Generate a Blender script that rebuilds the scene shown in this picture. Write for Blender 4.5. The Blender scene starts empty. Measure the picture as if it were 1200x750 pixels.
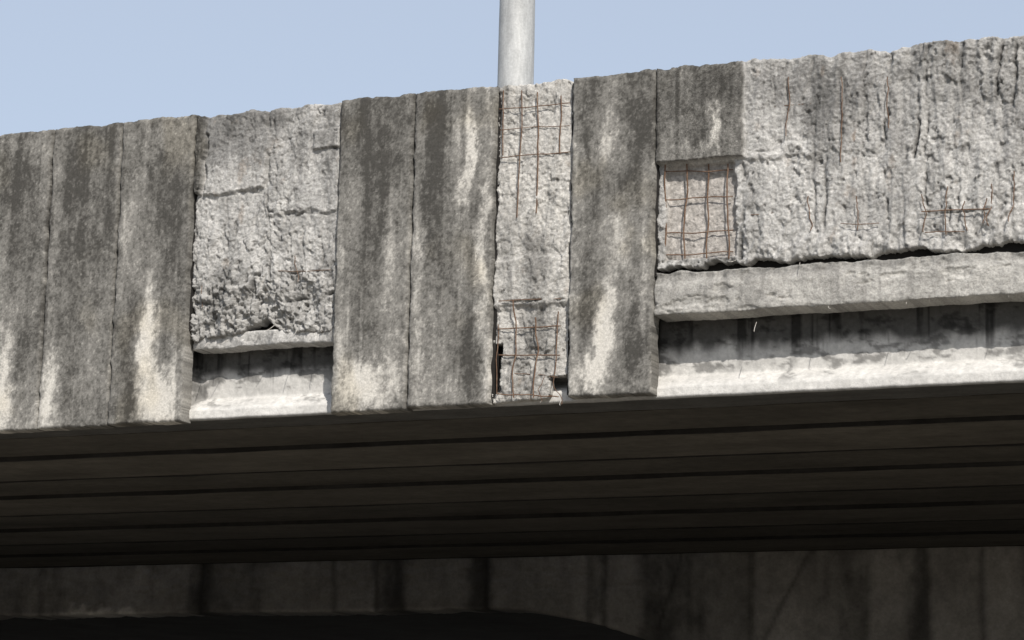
import bpy, math, numpy as np
from mathutils import Vector, Matrix
rng=np.random.RandomState(7)
scene=bpy.context.scene
# ------------------------------------------------ camera
F=3085.; th=math.radians(10.9); yw=math.radians(23.8); rl=math.atan(.0225)
CAM=Vector((0,-18,1.6))
Fh=Vector((-math.sin(yw),math.cos(yw),0)); R0=Vector((math.cos(yw),math.sin(yw),0)); zz=Vector((0,0,1))
Fw=Fh*math.cos(th)+zz*math.sin(th); U0=-Fh*math.sin(th)+zz*math.cos(th)
Up=U0*math.cos(rl)-R0*math.sin(rl); Rt=R0*math.cos(rl)+U0*math.sin(rl)
cd=bpy.data.cameras.new("camera"); cam=bpy.data.objects.new("camera",cd)
scene.collection.objects.link(cam); scene.camera=cam
cam.matrix_world=Matrix(((Rt.x,Up.x,-Fw.x,CAM.x),(Rt.y,Up.y,-Fw.y,CAM.y),(Rt.z,Up.z,-Fw.z,CAM.z),(0,0,0,1)))
cd.lens=F/1200*36; cd.sensor_width=36; cd.sensor_fit='HORIZONTAL'; cd.clip_end=6000; cd.clip_start=.1
# camera rays take image pixels to metres on a plane parallel to the facade
def P(x,y,yp=0.):
    d=Fw*F+Rt*(x-600)+Up*(375-y); k=(18+yp)/d.y
    return (d.x*k,1.6+d.z*k)
ZT=7.26; ZB=4.75
def ux(x,y=300): return P(x,y)[0]

# ------------------------------------------------ noise
def h2(ix,iy,s):
    ix=ix.astype(np.int64).astype(np.uint64)&np.uint64(0xffffffff); iy=iy.astype(np.int64).astype(np.uint64)&np.uint64(0xffffffff)
    m=np.uint64(0xffffffff)
    h=(ix*np.uint64(374761393)+iy*np.uint64(668265263)+np.uint64(s*974711+13))&m
    h=((h^(h>>np.uint64(13)))*np.uint64(1274126177))&m
    h=((h^(h>>np.uint64(16)))*np.uint64(2246822519))&m
    h=h^(h>>np.uint64(15))
    return h.astype(np.float64)/4294967295.
def vn(x,y,s=0):
    x=np.asarray(x,float)+1000; y=np.asarray(y,float)+1000
    ix=np.floor(x);iy=np.floor(y);fx=x-ix;fy=y-iy
    fx=fx*fx*(3-2*fx);fy=fy*fy*(3-2*fy)
    a=h2(ix,iy,s);b=h2(ix+1,iy,s);c=h2(ix,iy+1,s);d=h2(ix+1,iy+1,s)
    return (a+(b-a)*fx+(c-a)*fy+(a-b-c+d)*fx*fy)*2-1
def fbm(x,y,o=4,s=0,g=.5):
    t=0;a=1;n=0
    for i in range(o):
        cs,sn=math.cos(i*.7),math.sin(i*.7)
        t=t+a*vn((x*cs-y*sn)*2**i+i*7.3,(x*sn+y*cs)*2**i+i*3.1,s+i); n+=a; a*=g
    return t/n*1.6
def worley(x,y,s=0):
    x=np.asarray(x,float)+1000;y=np.asarray(y,float)+1000
    ix=np.floor(x);iy=np.floor(y);f1=np.full(x.shape,9.);idv=np.zeros(x.shape);ox=np.zeros(x.shape);oy=np.zeros(x.shape)
    for dx in(-1,0,1):
        for dy in(-1,0,1):
            cx=ix+dx;cy=iy+dy
            px=cx+h2(cx,cy,s);py=cy+h2(cx,cy,s+5)
            d=np.hypot(px-x,py-y);m=d<f1
            f1=np.where(m,d,f1);idv=np.where(m,h2(cx,cy,s+9),idv);ox=np.where(m,x-px,ox);oy=np.where(m,y-py,oy)
    return f1,idv,ox,oy
def sst(a,b,x):
    t=np.clip((x-a)/(b-a),0,1);return t*t*(3-2*t)

# ------------------------------------------------ materials
def newmat(name):
    m=bpy.data.materials.new(name);m.use_nodes=True
    nt=m.node_tree;nt.nodes.clear()
    o=nt.nodes.new('ShaderNodeOutputMaterial');b=nt.nodes.new('ShaderNodeBsdfPrincipled')
    nt.links.new(b.outputs[0],o.inputs[0]);b.inputs['Roughness'].default_value=.95
    b.inputs['Specular IOR Level'].default_value=.15
    return m,nt,b
def nnoise(nt,scale,detail=6,rough=.6,vec=None,mapscale=None):
    tc=nt.nodes.new('ShaderNodeTexCoord');n=nt.nodes.new('ShaderNodeTexNoise')
    n.inputs['Scale'].default_value=scale;n.inputs['Detail'].default_value=detail;n.inputs['Roughness'].default_value=rough
    if mapscale:
        mp=nt.nodes.new('ShaderNodeMapping');mp.inputs['Scale'].default_value=mapscale
        nt.links.new(tc.outputs['Object'],mp.inputs[0]);nt.links.new(mp.outputs[0],n.inputs['Vector'])
    else: nt.links.new(tc.outputs['Object'],n.inputs['Vector'])
    return n
def ramp(nt,src,stops):
    r=nt.nodes.new('ShaderNodeValToRGB');e=r.color_ramp.elements
    while len(e)<len(stops): e.new(.5)
    for i,(p,c) in enumerate(stops):
        e[i].position=p;e[i].color=(c if len(c)==4 else (*c,1))
    nt.links.new(src,r.inputs[0]);return r
def mix(nt,a,b,f,mode='MIX'):
    m=nt.nodes.new('ShaderNodeMix');m.data_type='RGBA';m.blend_type=mode
    if isinstance(f,float): m.inputs[0].default_value=f
    else: nt.links.new(f,m.inputs[0])
    for s,v in((6,a),(7,b)):
        if isinstance(v,tuple): m.inputs[s].default_value=(*v,1)
        else: nt.links.new(v,m.inputs[s])
    return m.outputs[2]
def bump(nt,b,h,strength,dist,prev=None):
    n=nt.nodes.new('ShaderNodeBump');n.inputs['Strength'].default_value=strength;n.inputs['Distance'].default_value=dist
    nt.links.new(h,n.inputs['Height'])
    if prev: nt.links.new(prev.outputs[0],n.inputs['Normal'])
    nt.links.new(n.outputs[0],b.inputs['Normal']);return n
def attrmat(name,lo,hi,s1,bd1,s2,bd2):
    m,nt,b=newmat(name)
    a=nt.nodes.new('ShaderNodeAttribute');a.attribute_name='col'
    n1=nnoise(nt,s1,8,.7);r=ramp(nt,n1.outputs[0],[(.3,(lo,lo,lo)),(.7,(hi,hi,hi))])
    c=mix(nt,a.outputs['Color'],r.outputs[0],1.0,'MULTIPLY')
    nt.links.new(c,b.inputs['Base Color'])
    p=bump(nt,b,n1.outputs[0],.9,bd1)
    n2=nnoise(nt,s2,5,.6);bump(nt,b,n2.outputs[0],.7,bd2,p)
    return m
M_panel=attrmat('weathered_panel_concrete',.70,1.25,60,.0028,150,.0015)
M_rough=attrmat('spalled_concrete',.65,1.3,55,.011,140,.006)
M_under=attrmat('stained_girder_concrete_baked_light',.8,1.15,30,.004,120,.002)  # girder and spandrel colours carry stains plus painted light and shade

def rust():
    m,nt,b=newmat('rusty_rebar');n=nnoise(nt,30,6,.7)
    r=ramp(nt,n.outputs[0],[(.3,(.070,.042,.028)),(.5,(.145,.088,.058)),(.72,(.26,.20,.15))])
    nt.links.new(r.outputs[0],b.inputs['Base Color']);bump(nt,b,n.outputs[0],.8,.002);return m
M_rust=rust()
def darkconc(name,c0,c1,ms=(1,1,1)):
    m,nt,b=newmat(name);n=nnoise(nt,1.5,9,.65,mapscale=ms);n2=nnoise(nt,9,6,.7)
    r=ramp(nt,n.outputs[0],[(.32,c0),(.68,c1)]);r2=ramp(nt,n2.outputs[0],[(.3,(.75,.75,.75)),(.7,(1.15,1.15,1.15))])
    c=mix(nt,r.outputs[0],r2.outputs[0],1.0,'MULTIPLY');nt.links.new(c,b.inputs['Base Color'])
    bump(nt,b,n2.outputs[0],.5,.01);return m
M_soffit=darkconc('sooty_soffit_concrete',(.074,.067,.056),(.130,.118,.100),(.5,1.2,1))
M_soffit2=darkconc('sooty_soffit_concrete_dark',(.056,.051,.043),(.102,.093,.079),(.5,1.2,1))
M_plain=darkconc('plain_concrete',(.2,.195,.18),(.38,.37,.34))
M_black=darkconc('joint_grime_deep_shade',(.012,.011,.010),(.03,.028,.026))  # grimy joints; also stands in for deep shade in crevice, recess and arch

# ------------------------------------------------ object helpers
def empty(name):
    o=bpy.data.objects.new(name,None);scene.collection.objects.link(o);return o
bridge=empty('concrete_bridge')
def mkmesh(name,V,Fc,mat,parent,cols=None,smooth=False):
    me=bpy.data.meshes.new(name)
    V=np.asarray(V,np.float32);Fc=np.asarray(Fc,np.int32)
    me.vertices.add(len(V));me.vertices.foreach_set('co',V.ravel())
    n=Fc.shape[1];me.loops.add(Fc.size);me.loops.foreach_set('vertex_index',Fc.ravel())
    me.polygons.add(len(Fc));me.polygons.foreach_set('loop_start',np.arange(0,Fc.size,n,dtype=np.int32))
    me.update(calc_edges=True);me.validate()
    if cols is not None:
        a=me.attributes.new('col','FLOAT_COLOR','POINT')
        a.data.foreach_set('color',np.c_[cols,np.ones(len(cols))].astype(np.float32).ravel())
    if smooth: me.polygons.foreach_set('use_smooth',np.ones(len(me.polygons),bool))
    me.materials.append(mat);o=bpy.data.objects.new(name,me);scene.collection.objects.link(o);o.parent=parent;return o
def relief(name,u0,u1,z0,z1,res,fy,fc,back,mat,parent=bridge,keep=None,topn=0,botn=0,siden=0,bev=.008,smooth=False):
    nu=int((u1-u0)/res)+2;zr=lambda z,u:(z(u) if callable(z) else np.full_like(u,z))
    s=np.linspace(0,1,nu);ul=u0+s*(u1-u0);za=zr(z0,ul);zb=zr(z1,ul)
    nz=int((zb-za).max()/res)+2;t=np.linspace(0,1,nz)
    S,T=np.meshgrid(s,t);U=u0+S*(u1-u0);Z=za[None]+T*(zb-za)[None]
    W=(u1-u0)
    if siden:
        U=U+siden*(fbm(Z*9+u0*3,Z*0,5,31)*np.exp(-(S*W)/.05)+fbm(Z*9+u1*3+50,Z*0,5,37)*np.exp(-((1-S)*W)/.05))
    H=(zb-za)[None]
    if topn: Z=Z+topn*fbm(U*7,U*0,6,41,.6)*np.exp(-((1-T)*H)/.06)
    if botn: Z=Z+botn*fbm(U*6+9,U*0,6,43,.6)*np.exp(-(T*H)/.06)
    Y=fy(U,Z)
    d=np.minimum(np.minimum(S*W,(1-S)*W),np.minimum(T*H,(1-T)*H))
    if bev: Y=Y+bev*np.exp(-d/.008)*(1.0+fbm(U*20,Z*20,3,51))
    C=fc(U,Z,Y)
    q=lambda A:.25*(A[:-1,:-1]+A[1:,:-1]+A[:-1,1:]+A[1:,1:])
    K=np.ones((nz-1,nu-1),bool) if keep is None else keep(q(U),q(Z))
    J,I=np.meshgrid(np.arange(nu-1),np.arange(nz-1));A=I*nu+J;N=nu*nz
    a=A[K];faces=[np.c_[a,a+1,a+1+nu,a+nu]]
    Kp=np.pad(K,1)
    for dz,du,p,qq in((-1,0,0,1),(0,1,1,1+nu),(1,0,1+nu,nu),(0,-1,nu,0)):
        nb=Kp[1+dz:nz+dz,1+du:nu+du];m=K&~nb;b=A[m]
        faces.append(np.c_[b+p,b+p+N,b+qq+N,b+qq])
    Fc=np.concatenate(faces)
    Vf=np.c_[U.ravel(),Y.ravel(),Z.ravel()];Vb=Vf.copy();Vb[:,1]=back
    V=np.r_[Vf,Vb];C2=np.r_[C.reshape(-1,3),C.reshape(-1,3)]
    used,inv=np.unique(Fc,return_inverse=True)
    return mkmesh(name,V[used],inv.reshape(Fc.shape),mat,parent,np.clip(C2[used],.01,.8),smooth)
def box(name,x0,x1,y0,y1,z0,z1,mat,parent,bevel=.01):
    import bmesh
    bm=bmesh.new();bmesh.ops.create_cube(bm,size=1)
    for v in bm.verts: v.co=Vector(((x0+x1)/2+v.co.x*(x1-x0),(y0+y1)/2+v.co.y*(y1-y0),(z0+z1)/2+v.co.z*(z1-z0)))
    if bevel: bmesh.ops.bevel(bm,geom=bm.edges[:],offset=bevel,segments=2,affect='EDGES')
    me=bpy.data.meshes.new(name);bm.to_mesh(me);bm.free();me.materials.append(mat)
    o=bpy.data.objects.new(name,me);scene.collection.objects.link(o);o.parent=parent;return o
class Tubes:
    def __init__(s): s.V=[];s.F=[]
    def add(s,pts,r,n=7):
        pts=[Vector(p) for p in pts];b=len(s.V)
        for i,p in enumerate(pts):
            t=(pts[min(i+1,len(pts)-1)]-pts[max(i-1,0)]).normalized()
            a=t.orthogonal().normalized() if abs(t.y)>.9 else t.cross(Vector((0,1,0))).normalized()
            c=t.cross(a);rr=r[i] if hasattr(r,'__len__') else r
            for k in range(n):
                an=2*math.pi*k/n;s.V.append(p+(a*math.cos(an)+c*math.sin(an))*rr)
        for i in range(len(pts)-1):
            for k in range(n):
                s.F.append((b+i*n+k,b+i*n+(k+1)%n,b+(i+1)*n+(k+1)%n,b+(i+1)*n+k))
    def make(s,name,mat,parent,smooth=True):
        return mkmesh(name,[tuple(v) for v in s.V],s.F,mat,parent,None,smooth)

# ------------------------------------------------ stain maps (albedo), spalls darkened in grooves and pits
PX=157.
def blobs(U,Z,L):
    t=np.zeros_like(U)
    Uw=U+.04*fbm(U*5,Z*3,3,71)+.045*fbm(U*20,Z*14,5,72,.8);Zw=Z+.10*fbm(U*4,Z*2.5,3,73)+.12*fbm(U*22,Z*12,4,74,.8)
    for x,y,rx,ry,a in L:
        u,z=P(x,y);rx/=PX*.9;ry/=PX
        t+=a*np.exp(-(((Uw-u)/rx)**2+((Zw-z)/ry)**2))
    return t
BL=[(30,240,32,70,.2),(4,450,10,80,-1.4),(28,400,16,70,.15),(30,168,34,12,-.35),
 (95,300,40,130,.18),(55,460,12,44,-1.1),(62,300,5,140,-.4),(100,180,30,30,.1),(120,240,10,60,.15),(85,440,10,50,.15),(110,380,10,40,-.2),
 (190,160,42,20,-.30),(200,240,16,60,.35),(165,220,12,60,-.30),(150,280,8,60,-.30),(172,400,11,50,-1.3),(187,470,26,34,-1.4),(210,330,7,60,.35),(150,460,9,36,.5),(190,320,8,40,.2),(176,350,7,40,-.5),(212,300,5,100,-.2),
 (445,190,40,85,.32),(415,320,20,90,.20),(462,290,8,80,-.50),(432,445,26,30,-1.3),(402,400,8,50,-.4),(412,245,9,36,-.4),(465,440,8,30,-.5),(395,300,4,100,-.4),
 (508,190,16,90,.45),(489,330,5,140,-.5),(546,190,7,58,-1.2),(533,160,12,60,-.25),(566,300,7,120,-.8),(520,300,14,60,.25),(549,420,15,52,.65),(505,400,12,60,-.35),(515,455,14,20,-.25),(571,430,6,40,-.7),
 (688,150,12,60,.35),(750,160,15,90,.45),(714,160,10,40,-.75),(728,280,20,42,-.80),(690,330,12,50,.25),(711,380,9,50,-1.4),(745,410,12,50,.5),(688,440,20,18,-.9),(700,425,14,24,-.8),(669,300,5,140,-.5),(758,300,5,120,-.4),
 (800,120,50,45,.25),(838,148,7,28,-1.3),(822,172,20,9,-.6),(850,110,18,40,.15)]
LIGHT=np.array((.55,.525,.475));MID=np.array((.222,.213,.194));DARK=np.array((.062,.059,.053))
def tone(K):
    K=np.clip(K,0,1)[...,None]
    return np.where(K<.5,LIGHT+(MID-LIGHT)*K*2,MID+(DARK-MID)*(K*2-1))
def panelcol(U,Z,Y):
    h=np.clip((Z-ZB)/(ZT-ZB),0,1)
    K=.67+.09*h+.72*blobs(U,Z,BL)
    K+=.15*fbm(U*4.5,Z*1.3,5,11)+.16*fbm(U*7,Z*4.5,6,13,.7)+.13*fbm(U*15,Z*11,5,14,.75)
    f=fbm(U*42,Z*36,4,15,.8);K+=.21*f
    # thin run-off streaks, dark ones starting at the top edge
    st=fbm(U*32,Z*1.1,4,25,.6);K+=.08*st-.16*sst(.55,.9,fbm(U*26+9,Z*.9,3,27))*sst(-.2,.5,fbm(U*3,Z*2,3,29))
    K+=.22*sst(.15,.8,fbm(U*13,Z*.5,4,30))*sst(.35,.9,h)
    w,i,_,_=worley(U*60,Z*60,17);K+=.14*(i>.85)*(w<.4)-.16*(i<.12)*(w<.38)
    K+=.22*np.clip((Z-(ZT-.05))/.05,0,1)*fbm(U*10,Z*10,3,19)
    C=tone(K)
    g=sst(.2,.9,fbm(U*3,Z*2,3,23))[...,None]
    return C*(1-g*np.array((.0,.025,.08)))
def panely(off=0):
    def f(U,Z):
        ug=fbm(U*2,Z*2,3,61)*.004+fbm(U*25,Z*25,4,63,.7)*.0011
        w,i,_,_=worley(U*26,Z*26,65);ug+=.006*(i>.94)*np.clip(1-w/.35,0,1)
        ug+=.005*sst(.5,.75,fbm(U*6,Z*6,5,66,.6))*(.6+fbm(U*45,Z*45,3,68)*.5)
        for x,y,rx,ry in((722,280,.2,.28),(430,330,.12,.2),(180,430,.15,.2)):
            u,z=P(x,y);m=np.exp(-(((U-u)/rx)**2+((Z-z)/ry)**2));ug+=m*fbm(U*14,Z*14,4,67)*.007
        return off+ug
    return f
def seg(U,Z,L,wob=.022):
    """grooves: (x1,y1,x2,y2,width_m,depth_m)"""
    t=np.zeros_like(U)
    Uw=U+wob*fbm(U*5,Z*9,5,81,.6);Zw=Z+wob*.8*fbm(U*9,Z*5,5,83,.6)
    gate=sst(-.5,.45,fbm(U*6,Z*6,3,88))
    for x1,y1,x2,y2,w,d in L:
        a=P(x1,y1);b=P(x2,y2);dx,dz=b[0]-a[0],b[1]-a[1];l2=dx*dx+dz*dz
        k=np.clip(((Uw-a[0])*dx+(Zw-a[1])*dz)/l2,0,1)
        dd=np.hypot(Uw-a[0]-k*dx,Zw-a[1]-k*dz)
        t=np.maximum(t,d*np.exp(-(dd/w)**2)*(.65+.5*vn(U*9,Z*9,85))*gate)
    return t
GR=[# left spalled bay
 (228,222,300,222,.008,.026),(312,247,392,250,.008,.026),(222,225,226,330,.014,.045),(310,200,314,330,.009,.026),
 (366,150,392,152,.008,.03),(366,170,392,172,.008,.03),(318,140,322,235,.007,.022),(262,230,264,330,.008,.02),(335,250,337,330,.006,.02),
 (225,335,300,320,.012,.03),(222,352,262,360,.014,.035),(330,352,390,340,.012,.035),(245,300,243,380,.012,.03),(290,320,304,378,.018,.04),(372,250,374,380,.008,.025),(350,250,352,380,.008,.02),(296,135,298,220,.007,.022),(320,318,388,316,.009,.03),
 # right spalled bay
 (870,128,955,122,.008,.035),(872,176,925,173,.009,.035),(905,60,907,290,.006,.016),(868,190,864,300,.014,.04),
 (950,70,952,282,.008,.022),(986,60,983,215,.009,.032),(965,180,962,285,.010,.03),(1010,55,1006,280,.007,.022),(1040,55,1032,190,.008,.028),(1030,190,1040,285,.008,.026),
 (1078,50,1070,180,.012,.042),(1085,50,1080,270,.008,.034),(1125,50,1120,270,.007,.02),(1080,246,1160,244,.008,.03),(1172,45,1160,180,.012,.042),(1165,180,1172,262,.012,.042),
 (1190,42,1184,270,.012,.042),(920,70,921,170,.006,.02),(1110,240,1110,275,.008,.03),(1140,240,1138,275,.008,.03),(985,240,984,285,.01,.03),(1055,200,1056,285,.01,.025)]
def spall(U,Z,full=False):
    Uw=U+.012*fbm(U*18,Z*18,3,89);Zw=Z+.012*fbm(U*18,Z*18,3,90)
    w,i,ox,oy=worley(Uw*10,Zw*6,91)          # broken facets
    w1,i1,ox1,oy1=worley(Uw*30,Zw*24,92)
    w2,i2,_,_=worley(U*60,Z*60,93)          # aggregate
    big=fbm(U*3.0,Z*1.8,4,95)
    drape=1-np.abs(fbm(U*7,Z*1.3,4,96))*1.6
    pit=sst(.55,.95,fbm(U*17,Z*13,4,97,.6))
    cl=.38+.95*sst(-.3,.7,fbm(U*2.5,Z*2.5,3,94))     # rough and calmer zones
    y=big*.022+cl*((i-.5)*.010+(ox*(i*7%1-.5)+oy*(i*13%1-.4))*.022)
    y=y+cl*((i1-.5)*.008+(ox1*(i1*7%1-.5)+oy1*(i1*13%1-.5))*.014)
    y=y-(1-np.clip(w2*1.5,0,1))*.006*i2-drape*.008+pit*.014+fbm(U*40,Z*40,3,99)*.005
    if full: return y,i,i1,i2,w2,pit
    return y
def inbox(U,Z,x0,y0,x1,y1,wob=.03,soft=.02,s=101):
    u0,z1=P(x0,(y0+y1)/2)[0],P((x0+x1)/2,y0)[1];u1,z0=P(x1,(y0+y1)/2)[0],P((x0+x1)/2,y1)[1]
    Uw=U+wob*fbm(U*7,Z*7,5,s,.6);Zw=Z+wob*fbm(U*7+30,Z*7,5,s+3,.6)
    d=np.minimum(np.minimum(Uw-u0,u1-Uw),np.minimum(Zw-z0,z1-Zw))
    return sst(-soft/2,soft/2,d)
def bayD_y(U,Z):
    m=inbox(U,Z,180,60,238,226,.03);m=np.maximum(m,.8*inbox(U,Z,366,150,396,172,.01,.01))
    m=np.maximum(m,.60*inbox(U,Z,240,100,310,222,.035,.02,111));m=np.maximum(m,.35*inbox(U,Z,310,90,396,247,.035,.02,117))
    zr=(Z-P(300,330)[1]);low=sst(.08,-.05,zr+.05*fbm(U*6,U*0,3,118))
    s=spall(U,Z)
    y=.065+s*(1+1.3*low)+low*(.020+.022*fbm(U*9,Z*9,4,119))
    y=y*(1-m)+m*(.006+.45*s)
    return y+seg(U,Z,GR)
def spallcol(U,Z,Y,mean=.40):
    y,i,i1,i2,w2,pit=spall(U,Z,True)
    big=fbm(U*2.2,Z*1.2,5,121)
    f=fbm(U*30,Z*26,4,123,.7)
    v=mean*(1+.22*f+.10*(i-.5)+.22*(i1-.5)+.28*(i2-.5)*(w2<.5))*(1-.4*pit)
    K=sst(.0,.9,big+.45*f+.9*sst(P(900,200)[1],ZT,Z)-.36)
    st=sst(.3,1.,fbm(U*7,Z*1.5,5,125)+.3*f)
    v=v*(1-.52*K)*(1-.30*st)
    C=v[...,None]*np.array((1,.975,.925))
    ru=sst(.70,1.1,fbm(U*8,Z*5,5,127)+.3*f)[...,None]*.4
    return C*(1-ru)+ru*np.array((.27,.218,.170))
def bayD_c(U,Z,Y):
    C=spallcol(U,Z,Y,.44)
    m=inbox(U,Z,180,60,238,226,.03)[...,None]
    C=C*(1-m)+m*panelcol(U,Z,Y)
    low=sst(.0,.9,fbm(U*6,Z*6,4,131)+.9*sst(P(300,300)[1],P(300,350)[1],Z))[...,None]
    C=C*(1-.22*low)
    g=np.clip(seg(U,Z,GR)/.03,0,1)[...,None];return C*(1-.6*g)
def bayI_y(U,Z):
    m=inbox(U,Z,700,20,870,189,.012,.012)
    h=inbox(U,Z,777,189,858,300,.016,.016,141)
    s=spall(U,Z)
    y=.065+s*1.1
    l=inbox(U,Z,858,60,980,180,.05,.04,143);y=y-.02*l
    y=y*(1-m)+m*(panely(0)(U,Z)+.12*s)
    y=y*(1-h)+h*(.115+s*.5)
    r=sst(P(930,200)[0],P(1010,200)[0],U)*(1-m)
    y=y+r*(.036*np.abs(fbm(U*5.5,Z*.5,4,147))-.012)
    lw=sst(P(1000,255)[1],P(1000,285)[1],Z)*(1-m)*(1-h);y=y+lw*(.014+.030*fbm(U*9,Z*7,4,149))
    return y+seg(U,Z,GR)*(1-h)*(1-m)
def bayI_c(U,Z,Y):
    m=inbox(U,Z,700,20,870,189,.012,.012)[...,None]
    h=inbox(U,Z,777,189,858,300,.016,.016,141)[...,None]
    C=spallcol(U,Z,Y,.45)
    C=C*(1-m)+m*panelcol(U,Z,Y)
    C=C*(1-h)+h*np.array((.47,.44,.405))*(.85+.25*fbm(U*40,Z*40,3,151))[...,None]
    u,z=P(998,170);ru=(np.exp(-(((U-u)/.018)**2+((Z-z)/.12)**2))*sst(-.1,.7,fbm(U*30,Z*18,3,153)))[...,None]*.7
    C=C*(1-ru)+ru*np.array((.36,.24,.15))
    d=np.clip(1.2*blobs(U,Z,[(930,95,60,30,.6),(1130,90,70,40,.5),(1010,100,16,60,.4),(1050,150,12,90,.4),(1020,240,40,25,.35),(880,250,10,50,.4),(1090,220,12,50,.3),(800,300,40,8,.4),(1175,150,8,90,.4)]),0,.8)[...,None]
    C=C*(1-d*.62)
    g=np.clip(seg(U,Z,GR)/.03,0,1)[...,None];return C*(1-.60*g*(1-m))

# ------------------------------------------------ full-height panels
def mkpanel(u0,u1,zb,res=.009,name='facing_panel',thick=.15,off=0.):
    return relief(name,u0+.006,u1-.006,zb,ZT,res,panely(off),panelcol,thick,M_panel,topn=.014,botn=.006,siden=.008,bev=.016)
seams=[ux(-36),ux(52,328),ux(134,323)]
uC1=P(220,330)[0];uE0=P(392,302)[0];uE1=P(480,295)[0];uF1=P(577,285)[0];uG1=P(667,282)[0];uH1=P(766,270)[0]
mkpanel(seams[0],seams[1],P(20,504)[1]);mkpanel(seams[1],seams[2],P(90,500)[1],off=.008);mkpanel(seams[2],uC1,P(175,495)[1])
mkpanel(uE0,uE1,P(430,482)[1]);mkpanel(uE1,uF1,P(520,475)[1],off=.006);mkpanel(uG1,uH1,P(712,463)[1],off=-.004)
u=seams[0];k=0
while u>-34:
    k+=1
    if k%6 in(4,5): u-=.6;continue
    mkpanel(u-.62,u,ZB-.02,.035,off=.005*(k%2));u-=.62
uEnd=-2.2;u=uEnd
while u<16:
    mkpanel(u,u+.62,ZB,.035,off=.004*(k%3));k+=1;u+=.62

# spalled panel G with exposed bars
def G_y(U,Z):
    y=.055+spall(U,Z)*.9
    t=inbox(U,Z,575,355,672,480,.01,.03,161);y=y+.02*t
    y=y-.018*inbox(U,Z,575,300,672,358,.03,.03,163)
    return y+seg(U,Z,[(583,352,660,349,.008,.03),(586,182,606,182,.006,.02)])
def G_c(U,Z,Y):
    C=spallcol(U,Z,Y,.49);d=np.clip(blobs(U,Z,[(625,330,40,25,.4),(600,270,20,60,.15),(640,190,20,40,.15)]),0,.7)[...,None]
    return C*(1-.5*d)*np.array((1,.99,.97))
def G_k(U,Z):
    k=inbox(U,Z,640,436,662,474,.025,.004,165)>.5
    k|=inbox(U,Z,560,402,584,458,.016,.004,167)>.5
    return ~k
relief('spalled_panel',uF1+.006,uG1-.006,P(625,467)[1],ZT-.01,.008,G_y,G_c,.16,M_rough,keep=G_k,topn=.03,botn=.02,siden=.012,bev=.01)

# bays
def bzD(u):
    xs=[P(x,y) for x,y in((216,396),(250,394),(275,388),(300,378),(308,370),(322,386),(350,388),(386,384),(400,382))]
    return np.interp(u,[p[0] for p in xs],[p[1] for p in xs])+.026*fbm(u*12,u*0,6,171,.65)
relief('spalled_parapet',uC1+.003,uE0-.003,bzD,ZT,.008,bayD_y,bayD_c,.20,M_rough,topn=.022,bev=.012)
def bzI(u):
    xs=[P(x,y) for x,y in((760,313),(800,310),(868,305),(930,300),(1000,296),(1080,290),(1140,286),(1200,280),(1260,278))]
    return np.interp(u,[p[0] for p in xs],[p[1] for p in xs],right=xs[-1][1])+.036*fbm(u*9,u*0,6,173,.65)
relief('spalled_parapet',uH1+.004,uEnd,bzI,ZT,.008,bayI_y,bayI_c,.22,M_rough,topn=.022,bev=.014)

# deck slab edge ledge (right bay)
zl1=P(980,308)[1];zl0=P(980,356)[1]
def led_y(U,Z):
    t=sst(zl1-.10,zl1,Z)
    ch=sst(.3,.5,fbm(U*4,Z*9,5,186,.6))*.012
    return .012+fbm(U*5,Z*5,5,181)*.008+fbm(U*30,Z*30,3,183)*.003+ch+t*(.02+.03*np.abs(fbm(U*7,Z*9,4,185)))
def led_c(U,Z,Y):
    v=.40*(1+.24*fbm(U*4,Z*6,5,187,.6)+.14*fbm(U*30,Z*30,3,189))
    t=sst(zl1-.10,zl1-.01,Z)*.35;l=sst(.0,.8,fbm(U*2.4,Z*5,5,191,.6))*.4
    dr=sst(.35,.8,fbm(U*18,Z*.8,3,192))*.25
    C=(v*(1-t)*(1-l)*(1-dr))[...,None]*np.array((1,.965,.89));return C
def zl1f(u): return zl1+.02*fbm(u*5,u*0,5,193)+.02
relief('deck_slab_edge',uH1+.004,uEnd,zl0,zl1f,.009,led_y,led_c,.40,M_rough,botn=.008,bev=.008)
box('crevice_core',uH1,uEnd,.17,.40,zl1-.05,zl1+.25,M_black,bridge,0)  # near-black box, the crevice's shade put into its colour
zs0=P(300,402)[1]
relief('deck_slab_edge',uC1+.003,uE0-.003,zs0,zs0+.12,.009,lambda U,Z:.10+.02*fbm(U*6,Z*6,4,195),lambda U,Z,Y:spallcol(U,Z,Y,.45),.40,M_rough,botn=.014,bev=.008)

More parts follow.
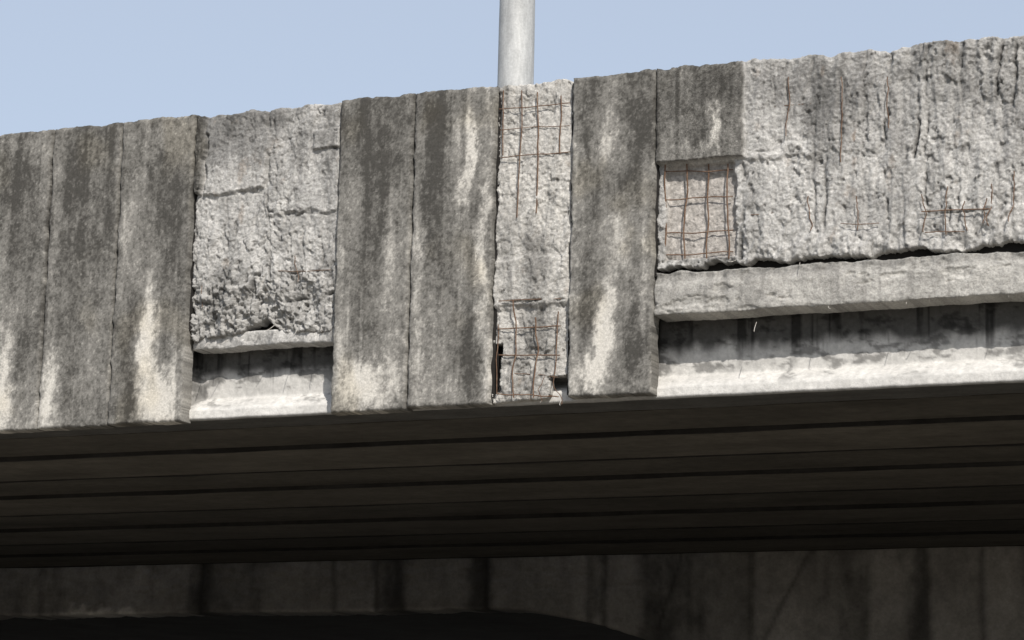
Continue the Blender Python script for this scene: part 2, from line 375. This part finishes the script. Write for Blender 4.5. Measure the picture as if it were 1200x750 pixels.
# ------------------------------------------------ edge girder
YW=.30
def girder(u0,u1,res=.012):
    prof=[(YW,6.0),(YW,ZB+.20),(YW-.02,ZB+.185),(.15,ZB+.10),(.135,ZB+.085),(.13,ZB+.012),(.15,ZB+.0),(.6,ZB)]
    pts=[]
    for (a,b),(c,d) in zip(prof[:-1],prof[1:]):
        n=max(1,int(math.hypot(a-c,b-d)/res))
        for i in range(n): pts.append((a+(c-a)*i/n,b+(d-b)*i/n))
    pts.append(prof[-1]);pts=np.array(pts);nu=int((u1-u0)/res)+2;ul=np.linspace(u0,u1,nu)
    U=np.tile(ul,(len(pts),1));Y=np.tile(pts[:,0][:,None],(1,nu));Z=np.tile(pts[:,1][:,None],(1,nu))
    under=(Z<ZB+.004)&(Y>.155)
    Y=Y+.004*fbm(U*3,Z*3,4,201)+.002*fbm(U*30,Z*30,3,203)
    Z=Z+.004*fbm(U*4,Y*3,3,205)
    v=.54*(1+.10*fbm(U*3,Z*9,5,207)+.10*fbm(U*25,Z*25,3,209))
    web=sst(ZB+.18,ZB+.24,Z);web_shade=sst(ZB+.34,ZB+.46,Z+.05*fbm(U*7,Z*3,4,212))  # upper web: shadow under the ledge deepened by darker albedo
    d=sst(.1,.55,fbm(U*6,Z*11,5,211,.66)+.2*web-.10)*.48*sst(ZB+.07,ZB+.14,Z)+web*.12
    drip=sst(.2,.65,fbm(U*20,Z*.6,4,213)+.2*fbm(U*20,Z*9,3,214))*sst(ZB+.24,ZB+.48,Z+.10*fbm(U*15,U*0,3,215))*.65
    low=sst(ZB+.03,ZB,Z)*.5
    v=v*(1-d)*(1-drip)*(1-low)*(1-.84*web_shade)
    v=np.where(under,.085*(1+.2*fbm(U*4,Y*9,4,216)),v)  # underside set far darker than the girder faces
    C=v[...,None]*np.array((1,.975,.92))
    n=len(pts);J,I=np.meshgrid(np.arange(nu-1),np.arange(n-1));A=(I*nu+J).ravel()
    Fc=np.c_[A,A+nu,A+nu+1,A+1]
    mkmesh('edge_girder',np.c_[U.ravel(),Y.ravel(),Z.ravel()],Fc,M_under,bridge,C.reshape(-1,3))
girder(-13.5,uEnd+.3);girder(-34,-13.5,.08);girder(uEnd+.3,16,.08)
box('parapet_core',-34,16,.225,.55,zl0+.35,ZT-.03,M_plain,bridge,.01)
box('deck_slab',-34,16,.41,9.9,5.95,6.25,M_plain,bridge,0)
box('far_parapet',-34,16,9.6,9.9,6.25,ZT,M_plain,bridge,.02)
box('recess_backing',uF1,uG1,.2,.29,zl0-.1,zl1+.2,M_black,bridge,0)  # near-black box added so the shaded recess reads dark
for us,zm in [(s,ZB+.05) for s in seams]+[(uE1,ZB+.05),(uF1,ZB+.05),(uG1,ZB+.05),(uC1-.012,zs0+.15),(uE0+.012,zs0+.15),(uH1-.012,zl1)]:
    box('joint_mortar',us-.02,us+.02,.06,.13,zm,ZT-.03,M_black,bridge,0)

# ------------------------------------------------ soffit box beams (precast, uneven bedding, grimy joints)
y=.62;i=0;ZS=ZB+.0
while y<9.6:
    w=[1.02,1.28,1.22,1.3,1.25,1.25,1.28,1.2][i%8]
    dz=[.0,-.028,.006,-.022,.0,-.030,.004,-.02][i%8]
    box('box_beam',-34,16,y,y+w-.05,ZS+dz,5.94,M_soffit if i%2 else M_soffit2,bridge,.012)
    z2=min(dz,[.0,-.028,.006,-.022,.0,-.030,.004,-.02][(i+1)%8])
    us=np.linspace(-34,16,1200);h=.004+.005*fbm(us*1.5,us*0+i,4,251);wd=.040+.018*fbm(us*2,us*0+i*3,4,253)
    V=[];Fq=[];yc=y+w-.025
    for q_ in range(len(us)):
        zl=ZS+z2-max(.001,h[q_]);V+=[(us[q_],yc-wd[q_],ZS+.05),(us[q_],yc-wd[q_]*.7,zl),(us[q_],yc+wd[q_]*.7,zl),(us[q_],yc+wd[q_],ZS+.05)]
    for q_ in range(len(us)-1):
        for c_ in range(3): Fq.append((4*q_+c_,4*q_+c_+1,4*q_+c_+5,4*q_+c_+4))
    mkmesh('joint_sealant',V,Fq,M_black,bridge)
    y+=w;i+=1
YE=y

# ------------------------------------------------ rebar
R=Tubes()
def bar(x1,y1,x2,y2,dep,r=.006,wob=.008,n=14):
    a=P(x1,y1,dep);b=P(x2,y2,dep);sd=rng.rand()*50;pts=[]
    for i in range(n+1):
        t=i/n;e=wob*(float(fbm(np.array(sd+t*2.5),np.array(0.),3,221)))
        dx,dz=b[0]-a[0],b[1]-a[1];l=math.hypot(dx,dz)
        pts.append((a[0]+dx*t-dz/l*e,dep+e*.9,a[1]+dz*t+dx/l*e))
    R.add(pts,r*.95)
bar(589,106,588,182,.028,.005);bar(612,106,606,255,.030,.005);bar(630,108,627,250,.030,.0055,.014);bar(658,112,657,180,.035,.005)
bar(585,128,668,121,.038,.004);bar(586,152,668,146,.042,.003);bar(588,184,668,178,.036,.004)
bar(606,255,604,300,.045,.003);bar(627,250,625,290,.048,.003)
bar(605,352,602,466,.030,.0055,.02);bar(629,372,626,466,.022,.006,.02);bar(654,365,651,440,.034,.005)
bar(583,386,657,382,.040,.005);bar(584,417,656,417,.038,.005,.01);bar(583,462,655,464,.03,.005,.02)
bar(585,352,658,349,.034,.004);bar(583,380,582,462,.045,.004);bar(596,438,654,441,.055,.003);bar(640,442,634,470,.01,.003,.03);bar(652,440,655,474,.02,.003,.03)
for x in(781,805,829,854): bar(x,192,x-2+rng.rand()*2,303,.075,.0062,.010)
for y0 in(200,232,272,297): bar(776,y0+2,859,y0-3+rng.rand()*3,.083,.0048,.009)
for x,y1,y2 in((1083,228,272),(1110,218,275),(1133,236,270),(1154,232,262),(1186,200,260),(1005,230,270),(950,230,270),(986,90,190),(1160,215,265),(925,90,160),(1040,90,150)):
    bar(x,y1,x-1,y2,.038,.004,.018)
for a in((1080,247,1160,244,.035,.0045),(1084,272,1130,272,.035,.0035),(985,262,1030,262,.045,.003),(872,128,950,122,.05,.003),(880,252,940,247,.06,.003)): bar(*a)
for a in((320,318,388,316,.055,.003),(345,300,350,330,.045,.003),(236,330,236,360,.055,.003)): bar(*a)
R.make('exposed_rebar',M_rust,bridge)
Wt=Tubes();
mw,nt,b=newmat('pale_tie_wire');n=nnoise(nt,60);rr=ramp(nt,n.outputs[0],[(.4,(.3,.27,.24)),(.6,(.5,.48,.44))]);nt.links.new(rr.outputs[0],b.inputs[0])
def wire(x,y,dx,dy,dep=.0,r=.0025):
    a=P(x,y,dep);b=P(x+dx,y+dy,dep);pts=[]
    for i in range(7):
        t=i/6;pts.append((a[0]+(b[0]-a[0])*t,.05-t*.09-.02*math.sin(t*3)+dep,a[1]+(b[1]-a[1])*t-.015*math.sin(t*3.1)))
    Wt.add(pts,r,5)
for a in((968,355,8,8),(884,376,2,14),(1087,352,4,-6),(262,398,-4,6),(240,400,3,8),(345,385,3,9),(318,380,-3,8),(374,380,6,10),(1020,297,5,-14),(1128,290,8,-8),(935,306,6,7),(655,466,4,10),(632,468,3,5),(1180,344,5,4),(860,303,-5,4),(1060,352,6,4)): wire(*a)
Wt.make('tie_wire',mw,bridge)

# ------------------------------------------------ adjacent arch bridge behind
adj=empty('arch_bridge')
YA=YE+.45
ua=P(570,718,YA);zA=np.mean([P(0,718,YA)[1],P(570,718,YA)[1]])
usp=P(120,718,YA)[0]
def adj_bot(u):
    d=np.clip(u-ua[0],0,None);dl=np.clip(-(u-(ua[0]-16)),0,None)
    return np.maximum(zA-.095*d**2-.095*dl**2+.02*fbm(u*4,u*0,5,231,.6),0.0)
JX=(235,392,440,570,690,706,880,1150)
def adj_y(U,Z):
    y=YA+.02*fbm(U*1.5,Z*1.5,4,233)+.006*fbm(U*15,Z*15,3,235)
    for x in JX:
        uu=P(x,690,YA)[0];y=y+.02*np.exp(-((U-uu)/.04)**2)
    idx=np.searchsorted([P(x,690,YA)[0] for x in JX],U);y=y+.04*(h2(idx.astype(float),idx*0.,255)-.5)
    z1=P(1050,634,YA)[1]
    y=y-.16*sst(z1-.03,z1,Z+.03*fbm(U*4,Z*0,4,236))*sst(P(830,640,YA)[0],P(845,640,YA)[0],U)
    return y
def adj_c(U,Z,Y):
    idx=np.searchsorted([P(x,690,YA)[0] for x in JX],U)
    right=sst(P(600,700,YA)[0],P(720,700,YA)[0],U)
    v=(.135+.085*right)*(.75+.5*h2(idx.astype(float),idx*0.,257))*(1+.30*fbm(U*1.5,Z*.9,5,237,.6)+.18*fbm(U*12,Z*9,4,239,.65))
    s=sst(-.2,.9,fbm(U*2.6,Z*.25,4,241)+.22*fbm(U*9,Z*5,4,242,.65)-.1*right)
    v=v*(1-.68*s)
    L=[(800,645,772,735,.03),(950,645,895,750,.03)]+[(x,645,x,760,.045) for x in JX]
    for (x1,y1,x2,y2,w) in L:
        a=P(x1,y1,YA);b=P(x2,y2,YA);dx,dz=b[0]-a[0],b[1]-a[1];k=np.clip(((U-a[0])*dx+(Z-a[1])*dz)/(dx*dx+dz*dz),0,1)
        dd=np.hypot(U-a[0]-k*dx+.02*fbm(Z*5,U*2,4,245),Z-a[1]-k*dz);v=v*(1-.42*np.exp(-(dd/w)**2))
    m=np.exp(-((U-usp)/.6)**4)*sst(zA+.09,zA+.02,Z+.08*fbm(U*6,Z*6,4,247));v=v+m*.2
    m=sst(zA+.05,zA,Z)*(U<ua[0]);v=v*(1+.5*m)
    z1=P(1050,637,YA)[1];v=v+.22*sst(z1-.02,z1+.03,Z)*sst(P(830,640,YA)[0],P(900,640,YA)[0],U)  # skylight caught by the right-hand ledge, painted in as lighter albedo
    return v[...,None]*np.array((1,.94,.85))
relief('spandrel_wall',-34,16,adj_bot,6.6,.035,adj_y,adj_c,YA+.5,M_under,adj,bev=.02)
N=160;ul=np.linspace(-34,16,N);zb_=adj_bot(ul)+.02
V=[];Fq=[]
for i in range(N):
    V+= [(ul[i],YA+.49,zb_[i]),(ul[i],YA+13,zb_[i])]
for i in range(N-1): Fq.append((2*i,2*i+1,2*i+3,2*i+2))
mkmesh('arch_soffit',V,Fq,M_black,adj)  # near-black: deep shade under the arch put into the colour
box('arch_deck',-34,16,YA+.51,YA+13,6.0,6.6,M_plain,adj,0)
box('arch_parapet',-34,16,YA+.05,YA+.45,6.61,7.5,M_plain,adj,.02)
pier=empty('bridge_pier')
for ux0 in(-27.,9.):
    box('pier_cap',ux0-.8,ux0+.8,.75,9.4,3.95,ZS-.05,M_plain,pier,.04)
    for yy in(2.,5.,8.):
        T=Tubes();T.add([(ux0,yy,-.2),(ux0,yy,3.96)],.55,28);T.make('pier_column',M_plain,pier)

# ------------------------------------------------ street lamp
lamp=empty('street_lamp')
m,nt,b=newmat('galvanised_steel');n=nnoise(nt,6,7,.65,mapscale=(3,3,.6));n2=nnoise(nt,55,5,.6)
r1=ramp(nt,n.outputs[0],[(.35,(.35,.355,.35)),(.65,(.50,.505,.495))]);r2=ramp(nt,n2.outputs[0],[(.35,(.86,.86,.86)),(.65,(1.05,1.05,1.05))])
nt.links.new(mix(nt,r1.outputs[0],r2.outputs[0],1.0,'MULTIPLY'),b.inputs[0]);b.inputs['Roughness'].default_value=.6;b.inputs['Metallic'].default_value=.15;b.inputs['Specular IOR Level'].default_value=.4
yl=.85;lu=P(605,60,yl)[0];dist=(Vector((lu,yl,7.4))-CAM).dot(Fw);rad=21.2*dist/F
T=Tubes();T.add([(lu,yl,6.22),(lu,yl,8),(lu,yl,12),(lu,yl,15.6)],[rad*1.02,rad,rad*.8,rad*.6],48)
pts=[(lu,yl+3.0*math.sin(t)**1.0*1.0,15.6+1.2*(1-math.cos(t))) for t in np.linspace(0,1.2,9)]
T.add(pts,[rad*.6-i*.005 for i in range(9)],16);T.make('pole',m,lamp)
box('base_flange',lu-.26,lu+.26,yl-.26,yl+.26,6.25,6.29,m,lamp,.01)
e=pts[-1];box('luminaire',lu-.16,lu+.16,e[1]-.1,e[1]+.75,e[2]-.08,e[2]+.1,m,lamp,.05)
ml,nt,b=newmat('lamp_glass');b.inputs[0].default_value=(.7,.7,.65,1);b.inputs['Roughness'].default_value=.2
box('lens',lu-.11,lu+.11,e[1]+.1,e[1]+.65,e[2]-.12,e[2]-.082,ml,lamp,.01)

# ------------------------------------------------ ground
m,nt,b=newmat('gravel_ground');n=nnoise(nt,.4,9,.65);r1=ramp(nt,n.outputs[0],[(.3,(.16,.147,.125)),(.7,(.25,.232,.20))]);nt.links.new(r1.outputs[0],b.inputs[0])
n2=nnoise(nt,12,6,.7);bump(nt,b,n2.outputs[0],.5,.05)
mkmesh('ground',[(-3000,-3000,0),(3000,-3000,0),(3000,3000,0),(-3000,3000,0)],[(0,1,2,3)],m,None)

# ------------------------------------------------ light
el=math.radians(42);az=math.radians(38)
sv=Vector((math.sin(az)*math.cos(el),-math.cos(az)*math.cos(el),math.sin(el)))
sd=bpy.data.lights.new('sun','SUN');sd.energy=4.9;sd.angle=math.radians(.6);sd.color=(1,.95,.885)
so=bpy.data.objects.new('sun',sd);scene.collection.objects.link(so);so.rotation_euler=sv.to_track_quat('Z','Y').to_euler()
w=bpy.data.worlds.new("World");scene.world=w;w.use_nodes=True;nt=w.node_tree
bg=nt.nodes.get('Background') or nt.nodes.new('ShaderNodeBackground')
sk=nt.nodes.new('ShaderNodeTexSky');sk.sky_type='NISHITA';sk.sun_disc=False;sk.sun_elevation=el;sk.sun_rotation=math.pi-az
sk.air_density=1.0;sk.dust_density=1.5;sk.ozone_density=1.2
hz=mix(nt,sk.outputs[0],(5.7,6.15,7.0),.52)
nt.links.new(hz,bg.inputs[0]);bg.inputs[1].default_value=.126
scene.view_settings.view_transform='Standard';scene.view_settings.look='None';scene.view_settings.exposure=0
